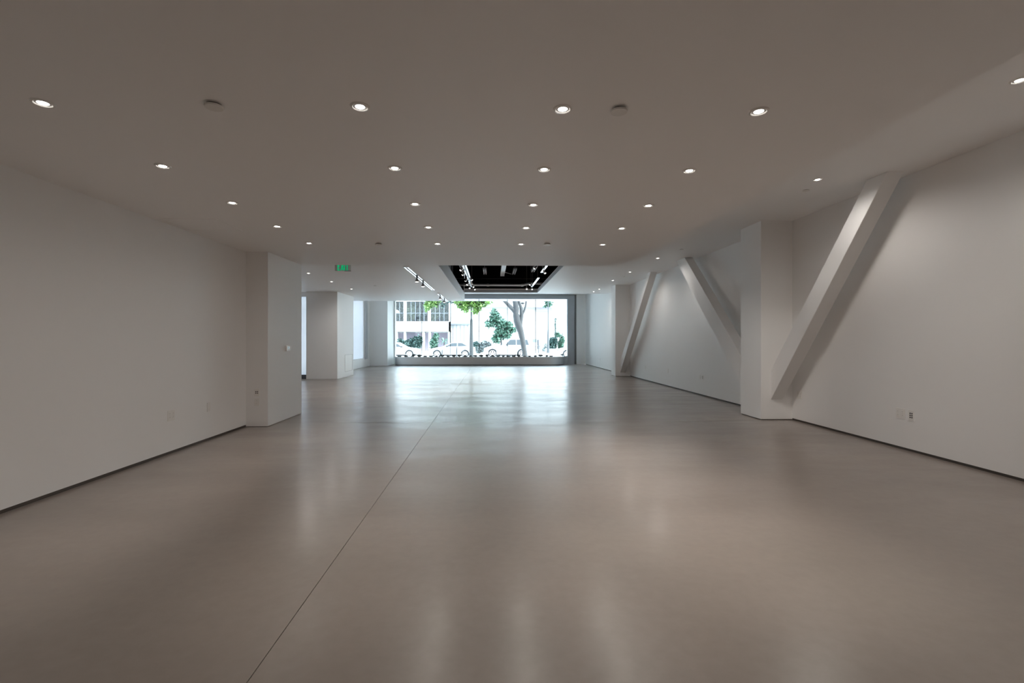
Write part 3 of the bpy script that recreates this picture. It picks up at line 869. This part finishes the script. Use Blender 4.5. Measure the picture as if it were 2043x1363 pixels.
# small tree before the plain white wall
Y = 50.0
shrub('small_tree', 'small green tree with an open crown before the plain white wall', 'tree',
      [cl(988, 634, Y, 11, 12, 330, .8), cl(978, 645, Y, 9, 9, 220, .8), cl(1000, 643, Y, 13, 9, 330, .8), cl(1013, 650, Y, 10, 10, 260, .8), cl(997, 660, Y, 10, 11, 330, .8), cl(990, 675, Y, 9, 9, 260, .7), cl(1010, 667, Y, 10, 9, 230, .7),
       cl(1024, 658, Y, 7, 6, 110, .6), cl(985, 622, Y, 6, 6, 80, .5)], 'leaf_mid', .30,
      [[(*at(1001, 706, Y), .10), (*at(1000, 680, Y), .08), (*at(996, 655, Y), .06), (*at(988, 632, Y), .02)], [(*at(998, 672, Y), .05), (*at(1012, 650, Y), .02)]], base=(at(1001, 706, Y)[0], Y, -.17), shell=.2)
Y = 51.5
shrub('spiky_plant', 'grey spiky plant clump left of the big car bonnet', 'plant',
      [cl(955, 697, Y, 3, 8, 160), cl(963, 692, Y, 5, 9, 260), cl(972, 690, Y, 6, 8, 260)], 'leaf_grey', .35, [[(*at(963, 704, Y), .04), (*at(964, 696, Y), .03)]], base=(at(963, 704, Y)[0], Y, -.17))
shrub('round_bush', 'small green bush right of the lamp post base', 'bush', [cl(950, 687, Y, 6, 5, 260)], 'leaf_dark', .22, [[(*at(950, 704, Y), .04), (*at(950, 688, Y), .03)]], base=(at(950, 704, Y)[0], Y, -.17))
Y = FY - 1.2
shrub('clipped_hedge', 'dense green hedge block right of the slender lamp post', 'hedge', [cl(1103, 685, Y, 7, 13, 1100), cl(1107, 680, Y, 5, 9, 500), cl(1099, 692, Y, 4, 7, 300)], 'leaf_dark', .22,
      [[(*at(1103, 704, Y), .06), (*at(1103, 686, Y), .04)]], base=(at(1103, 704, Y)[0], Y, -.17), shell=.1)
shrub('tall_shrub', 'tall green shrub with bare tips beside the window jamb', 'shrub', [cl(1119, 688, Y, 5, 10, 480), cl(1122, 678, Y, 4, 8, 300), cl(1114, 668, Y, 5, 5, 160)], 'leaf_mid', .22,
      [[(*at(1118, 704, Y), .06), (*at(1121, 680, Y), .05), (*at(1124, 660, Y), .02)], [(*at(1121, 680, Y), .04), (*at(1119, 662, Y), .015)]], base=(at(1118, 704, Y)[0], Y, -.17))
shrub('slim_cypress', 'slim dark cypress column before the right white wall', 'tree', [cl(1108.5, y_, Y + .8, 1.6, 5, 90, .15) for y_ in (638, 644, 650, 656, 662, 668)], 'leaf_dark', .09,
      [[(*at(1108.5, 704, Y + .8), .06), (*at(1108.5, 640, Y + .8), .02)]], base=(at(1108.5, 704, Y + .8)[0], Y + .8, -.17))
shrub('low_shrub', 'thin grey shrub left of the slender lamp post', 'shrub', [cl(1089, 692, Y, 3, 7, 90), cl(1086, 697, Y, 3, 4, 70)], 'leaf_grey', .2, [[(*at(1088, 704, Y), .03), (*at(1088, 690, Y), .02)]], base=(at(1088, 704, Y)[0], Y, -.17))

# big street tree: forked trunk, hanging branches of its crown
TY = 30.0
bt = root('street_tree', (at(1048, 711, TY)[0], TY, -.15), 'big forked street tree with smooth grey trunk leaning before the window', 'tree')
def tp(px, py, r, dy=0): return (*at(px, py, TY + dy), r)
def tube4(mb, pts, n=14):
    mb.tube([p[:3] for p in pts], [p[3] for p in pts], n)
tk = MB()
tube4(tk, [tp(1050, 725, .22), tp(1048, 712, .165), tp(1046, 700, .16), tp(1043, 680, .17), tp(1039, 662, .19), tp(1035, 650, .23), tp(1032, 640, .23), tp(1030, 628, .20)])
tk.build('trunk', 'bark', bt, smooth=True)
b1 = MB(); tube4(b1, [tp(1032, 642, .20), tp(1029, 630, .17), tp(1030, 616, .17), tp(1028, 600, .17), tp(1026, 585, .16), tp(1018, 560, .12)]); b1.build('limb', 'bark', bt, smooth=True)
b2 = MB(); tube4(b2, [tp(1031, 628, .13), tp(1024, 618, .13), tp(1014, 608, .12), tp(1006, 600, .10), tp(990, 585, .07)]); b2.build('limb', 'bark', bt, smooth=True)
b3 = MB(); tube4(b3, [tp(1038, 655, .12), tp(1039, 640, .13), tp(1041, 628, .12), tp(1040, 615, .10), tp(1036, 603, .08), tp(1034, 590, .07)]); b3.build('limb', 'bark', bt, smooth=True)
b4 = MB(); tube4(b4, [tp(1041, 630, .07), tp(1046, 620, .06), tp(1049, 610, .055), tp(1050, 600, .05), tp(1052, 585, .04)]); b4.build('limb', 'bark', bt, smooth=True)
kn = MB(); kn.blob(at(1043, 605, TY), (.11, .09, .07), .1); kn.build('burl', 'bark', bt, smooth=True)
fg = MB()
def hang(px, py, rx, ry_, n, Yh):
    c = cl(px, py, Yh, rx, ry_, n, .7); fg.leaves(c[0], c[1], c[2], .2, shell=.15)
Yh = 32.5
for a in ((925, 606, 12, 13, 420), (920, 600, 14, 10, 300), (930, 614, 8, 8, 160), (948, 603, 14, 12, 420), (952, 612, 10, 9, 220), (962, 604, 14, 9, 300), (949, 619, 5, 6, 70), (938, 598, 20, 10, 300), (972, 600, 10, 7, 140)):
    hang(*a, Yh)
for a in ((862, 604, 13, 8, 260), (853, 611, 6, 8, 130), (870, 598, 12, 6, 150), (940, 585, 40, 10, 400), (900, 580, 40, 10, 300), (980, 575, 40, 12, 400)):
    hang(*a, Yh)
fg.build('hanging_foliage', 'leaf_bright', bt, kind='stuff')
tw = MB()
for pts in ([tp(1006, 600, .09), tp(975, 585, .06, 1.5), tp(930, 582, .04, 2.5)], [tp(930, 582, .035, 2.5), tp(926, 600, .015, 2.5)], [tp(975, 585, .04, 1.5), tp(955, 600, .015, 2.5)], [tp(930, 582, .03, 2.5), tp(868, 590, .015, 2.5), tp(858, 606, .008, 2.5)]):
    tube4(tw, pts, 8)
tw.build('branch', 'bark', bt, smooth=True)
fh = MB()
for a in ((886, 605, 3.5, 3.5, 60), (884, 611, 2, 3, 20), (900, 603, 4, 3, 30)):
    c = cl(*a[:2], Yh, *a[2:], .4); fh.leaves(c[0], c[1], c[2], .15, shell=.1)
fh.build('hanging_twig_foliage', 'leaf_dark', bt, kind='stuff')
MB().tube([tp(930, 582, 1, 2.5)[:3], at(900, 592, Yh), at(886, 605, Yh)], [.03, .02, .008], 6).build('branch', 'bark', bt)
YT = 53.4
ptop = root('young_tree', (at(1094.5, 704, YT)[0], YT, -.17), 'small green treetop showing right above the slender lamp post', 'tree')
m = MB()
for a in ((1094, 604, 7, 5, 160), (1097, 608, 4, 4, 80), (1088, 611, 3, 3, 45), (1093, 596, 10, 6, 160)):
    c = cl(*a[:2], YT, *a[2:], .4); m.leaves(c[0], c[1], c[2], .24, shell=.1)
m.build('foliage', 'leaf_mid', ptop, kind='stuff')
x_ = ptop.location.x
MB().tube([(x_, YT, -.17), (x_, YT, 2.0), (x_, YT, at(1094, 608, YT)[2])], [.06, .045, .02], 8).build('trunk', 'bark', ptop, smooth=True)

# ------------------------------------------------------------------ street furniture
def lamp_post(px, Yp, zb_, py_sleeve, ptop_, wtop, wbase, wpole, label, m1, m2):
    k = Yp / 950
    x = (px - 981) * k
    r = root('lamp_post', (x, Yp, zb_), label, 'lamp post')
    zs = 1.35 + (677 - py_sleeve) * k
    MB().lathe([(wbase * k * .58, zb_), (wbase * k * .5, zb_ + .25), (wtop * k * .5, zs - .15), (wtop * k * .4, zs)], (x, Yp, 0), 16).build('base_sleeve', m1, r, smooth=True)
    zt_ = 1.35 + (677 - ptop_) * k
    MB().tube([(x, Yp, zs - .05), (x, Yp, zt_)], [wpole * k * .5, wpole * k * .42], 12).build('pole', m2, r, smooth=True)
    MB().tube([(x, Yp, zt_), (x - .5, Yp, zt_ + .35), (x - 1.3, Yp, zt_ + .4)], .05, 8).build('arm', m2, r, smooth=True)
    MB().blob((x - 1.5, Yp, zt_ + .38), (.32, .14, .08), 0, 2).build('lamp_head', m2, r, smooth=True)
lamp_post(940.5, 33.0, -.15, 637, 520, 5.5, 8.5, 3.2, 'grey street lamp post with thick tapered base before the window centre', 'post_grey', 'post_light')
lamp_post(1094, 52.5, -.17, 657.5, 540, 3.2, 5.5, 1.8, 'pale slender lamp post with thick base farther off on the right', 'post_light', 'post_light')
sl = root('shield_lamp', (at(788, 700, 49)[0], 49, -.17), 'white curved hood lamp on a short post at the far left', 'lamp')
p = at(788.5, 640, 49)
MB().tube([(p[0], 49, -.17), (p[0], 49, at(788, 622, 49)[2])], .07, 10).build('pole', 'lamp_white', sl, smooth=True)
MB().prism([(at(x_, y_, 49)[0], at(x_, y_, 49)[2]) for x_, y_ in ((786.8, 625), (786.8, 619), (793, 619), (796, 621), (798, 625))], 'y', 48.9, 49.15).build('hood', 'lamp_white', sl)
def bollard(px, Yb, py, w, label, z_):
    x, _, zt_ = at(px, py, Yb)
    k = Yb / 950
    b = root('bollard', (x, Yb, z_), label, 'bollard', 'slim grey bollards at the kerb')
    MB().lathe([(w * k * .5, z_), (w * k * .5, zt_ - .2), (w * k * .35, zt_ - .06), (w * k * .15, zt_)], (x, Yb, 0), 12).build('shaft', 'post_light', b, smooth=True)
    MB().lathe([(w * k * .8, z_), (w * k * .8, z_ + .04), (w * k * .5, z_ + .06)], (x, Yb, 0), 12).build('foot', 'post_light', b, smooth=True)
bollard(882.5, 33.1, 697, 2.4, 'slim grey bollard before the coupe front door', -.15)
bollard(911.5, 33.1, 692, 2.6, 'slim grey bollard before the coupe rear door', -.15)
# bicycle on a rack, with a dark post
bk = root('bicycle', (at(1073, 708, 40)[0], 47.6, -.17), 'dark bicycle seen end on, locked to a post right of the tree', 'bicycle')
Yb = 47.6
def B(px, py): return at(px, py, Yb)
def wheel(px, py, r, ang, parent):
    c = Vector(B(px, py)); u = Vector((math.cos(ang), math.sin(ang), 0))
    pts = [c + (u * math.cos(t) + Vector((0, 0, 1)) * math.sin(t)) * r for t in [2 * math.pi * i / 20 for i in range(21)]]
    MB().tube(pts, .022, 6, cap=False).build('wheel', 'metal_dark', parent, smooth=True)
wheel(1071.5, 697.5, .34, .5, bk); wheel(1077.5, 697.5, .34, .5, bk)
f_ = MB()
for a, b in (((1071.5, 697.5), (1073.5, 689)), ((1073.5, 689), (1077, 690)), ((1077, 690), (1077.5, 697.5)), ((1073.5, 697), (1077, 690)), ((1073.5, 697), (1073, 688)), ((1077, 690), (1078, 685.5))):
    f_.tube([B(*a), B(*b)], .022, 6)
f_.build('frame', 'metal_dark', bk)
MB().blob(B(1073, 687.3), (.13, .07, .04), 0).build('saddle', 'metal_dark', bk)
MB().tube([B(1077, 685.5), B(1079.3, 685)], .016, 6).build('handlebar', 'metal_dark', bk)
pp = root('street_sign_post', (at(1076, 700, 46.9)[0], 47.4, -.17), 'dark post with a small grey sign plate right of the tree', 'sign post')
MB().tube([(pp.location.x, 47.4, -.17), (pp.location.x - .05, 47.4, 1.32)], [.04, .05], 8).build('post', 'metal_dark', pp, smooth=True)
MB().lathe([(.05, 0), (.10, .04), (.10, .42), (.05, .46)], (pp.location.x - .05, 47.4, .85), 10).build('meter_head', 'metal_dark', pp, smooth=True)
x_, _, z_ = at(1067, 680, 47.4)
tag(box(x_ - .22, x_ + .22, 47.3, 47.33, z_ - .16, z_ + .16).build('hanging_sign', 'ledge_grey', base=(x_, 47.3, z_ - .16)), 'small pale grey sign plate left of the dark post', 'sign')
tag(MB().tube([(x_ + .15, 47.352, -.17), (x_ + .15, 47.352, z_ + .16)], .02, 6).build('sign_pole', 'ledge_grey', base=(x_ + .15, 47.32, -.17)), 'thin pole carrying the pale grey sign plate', 'pole')

# ------------------------------------------------------------------ cars
CY = 43.2                     # near flank of the parked cars
def car(label, x0, prof, cabin, glass, wheels, half, facing, zg=-.32, extra=None, wheel_r=.33, side_line=None):
    """prof / cabin: side outline (metres from x0, height over the road); facing: +1 nose at the right"""
    r = root('car', (x0, CY + half, zg), label, 'car', 'white cars parked across the street')
    def pt(p): return (x0 + p[0], zg + p[1])
    low = [p for p in prof]
    zmax = max(p[1] for p in prof)
    MB().prism([pt(p) for p in low], 'y', CY, CY + 2 * half, inset=lambda q: .10 * max(0, (q[1] - zg - .75)) / .3).build('body', 'car_white', r, bevel=.03)
    zb_ = min(p[1] for p in cabin); zt_ = max(p[1] for p in cabin)
    ins = lambda q: .07 + .20 * (q[1] - zg - zb_) / (zt_ - zb_)
    MB().prism([pt(p) for p in cabin], 'y', CY, CY + 2 * half, inset=ins).build('cabin', 'car_white', r, bevel=.02)
    for g in glass:
        m_ = MB()
        n = len(g)
        for s in (0, 1):
            vs_ = []
            for p in g:
                d = ins((0, zg + p[1])) - .012
                vs_.append((x0 + p[0], CY + d if s == 0 else CY + 2 * half - d, zg + p[1]))
            for p in g:
                d = ins((0, zg + p[1])) + .01
                vs_.append((x0 + p[0], CY + d if s == 0 else CY + 2 * half - d, zg + p[1]))
            m_.add(vs_, [list(range(n)), list(range(n, 2 * n))[::-1]] + [[i, (i + 1) % n, (i + 1) % n + n, i + n] for i in range(n)])
        m_.build('side_window', 'car_glass', r)
    for wx in wheels:
        for s in (0, 1):
            yc = CY + .02 if s == 0 else CY + 2 * half - .22
            w_ = MB().lathe([(wheel_r * .6, -.0), (wheel_r * .94, 0), (wheel_r, .03), (wheel_r, .17), (wheel_r * .94, .2), (wheel_r * .6, .2)], (x0 + wx, yc, zg + wheel_r), 28, 'y').build('wheel', 'tyre', r, smooth=True)
            if s == 0:
                rm = MB().lathe([(.03, -.025), (.07, -.02), (.07, .01)], (x0 + wx, yc, zg + wheel_r), 12, 'y')
                for k in range(5):
                    a = 2 * math.pi * k / 5 + .3
                    u = Vector((math.cos(a), 0, math.sin(a))); v_ = Vector((-math.sin(a), 0, math.cos(a)))
                    c = Vector((x0 + wx, yc, zg + wheel_r))
                    q = [c + u * .04 + v_ * .05, c + u * .04 - v_ * .05, c + u * wheel_r * .64 - v_ * .035, c + u * wheel_r * .64 + v_ * .035]
                    f0 = [Vector((p.x, yc - .018, p.z)) for p in q]; f1 = [Vector((p.x, yc + .02, p.z)) for p in q]
                    rm.add(f0 + f1, [(0, 1, 2, 3), (7, 6, 5, 4), (0, 4, 5, 1), (1, 5, 6, 2), (2, 6, 7, 3), (3, 7, 4, 0)])
                rm.lathe([(wheel_r * .62, -.012), (wheel_r * .74, -.012), (wheel_r * .74, .01), (wheel_r * .62, .01)], (x0 + wx, yc, zg + wheel_r), 28, 'y', close=True)
                rm.build('rim', 'rim', w_)
        a0 = []
        for k in range(11):
            a = math.pi * k / 10
            a0.append((x0 + wx + (wheel_r + .05) * math.cos(a), zg + wheel_r + (wheel_r + .05) * math.sin(a)))
        a1 = [(x0 + wx + (wheel_r + .015) * math.cos(math.pi * k / 10), zg + wheel_r + (wheel_r + .015) * math.sin(math.pi * k / 10)) for k in range(10, -1, -1)]
        MB().prism(a0 + a1, 'y', CY - .005, CY + .05).build('wheel_arch', 'car_trim', r)
    for (mx, mz) in (extra or []):
        MB().blob((x0 + mx, CY - .06, zg + mz), (.12, .09, .075), 0, 2).build('mirror', 'car_trim', r, smooth=True)
    xs_ = [p[0] for p in prof]
    box(x0 + min(xs_) + .5, x0 + max(xs_) - .5, CY + .03, CY + 2 * half - .03, zg + .16, zg + .24).build('sill', 'car_trim', r)
    xn = max(xs_) if facing > 0 else min(xs_)
    MB().blob((x0 + xn - facing * .17, CY + .14, zg + .68), (.13, .1, .07), 0, 2).build('headlight', 'car_glass', r, smooth=True)
    return r
def arch(wx, r, n=8):
    return [(wx + r * math.cos(math.pi - math.pi * k / n), .33 + r * math.sin(math.pi - math.pi * k / n)) for k in range(n + 1)]
# saloon at the far left, nose to the right
car('white saloon at the far left, cut off by the window edge', -11.2,
    [(.05, .30)] + arch(1.0, .38) + arch(3.75, .38) + [(4.65, .30), (4.72, .55), (4.6, .75), (4.1, .85), (3.3, .95), (.6, 1.0), (.1, .9)],
    [(.55, .96), (1.3, 1.38), (2.2, 1.43), (2.75, 1.34), (3.45, .93)],
    [[(.95, 1.02), (1.4, 1.31), (1.95, 1.36), (1.95, 1.0)], [(2.02, 1.0), (2.02, 1.36), (2.35, 1.34), (2.75, 1.20), (3.05, .98)]], (1.0, 3.75), .88, 1, extra=[(3.05, 1.0)])
# coupe in the middle, nose to the left
car('white coupe parked behind the two slim bollards', -5.9,
    [(0.02, .32), (.12, .28)] + arch(.95, .38) + arch(3.48, .38) + [(4.2, .30), (4.3, .6), (4.2, .95), (3.9, 1.02), (1.5, 1.0), (.55, .86), (.06, .62)],
    [(1.35, .98), (2.15, 1.34), (2.7, 1.41), (3.3, 1.38), (4.1, 1.0)],
    [[(1.75, 1.03), (2.25, 1.30), (2.75, 1.34), (2.75, 1.03)], [(2.82, 1.03), (2.82, 1.34), (3.2, 1.32), (3.7, 1.06)]], (.95, 3.48), .86, -1, extra=[(1.85, 1.03)])
# SUV partly behind the tree trunk, nose to the left
car('tall white off-road car parked behind the tree trunk', -.75,
    [(.0, .55), (.1, .42)] + arch(.82, .46) + arch(3.5, .46) + [(4.3, .42), (4.38, .7), (4.35, 1.12), (1.9, 1.12), (.6, 1.02), (.05, .85)],
    [(1.65, 1.1), (2.25, 1.68), (2.5, 1.76), (4.15, 1.74), (4.32, 1.1)],
    [[(2.0, 1.15), (2.42, 1.62), (2.95, 1.64), (2.95, 1.15)], [(3.03, 1.15), (3.03, 1.64), (3.55, 1.63), (3.55, 1.15)], [(3.62, 1.15), (3.62, 1.63), (4.0, 1.62), (4.15, 1.15)]], (.82, 3.5), .92, -1, wheel_r=.38, extra=[(2.15, 1.18)])
# car at the right edge
car('white car at the right, only its nose in view by the jamb', 5.95,
    [(.0, .35), (.1, .28)] + arch(.9, .38) + arch(3.5, .38) + [(4.3, .3), (4.4, .6), (4.3, .95), (1.5, .98), (.6, .86), (.05, .65)],
    [(1.4, .96), (2.1, 1.38), (3.0, 1.42), (4.1, .96)], [[(1.8, 1.0), (2.2, 1.32), (2.9, 1.36), (2.9, 1.0)]], (.9, 3.5), .86, -1)
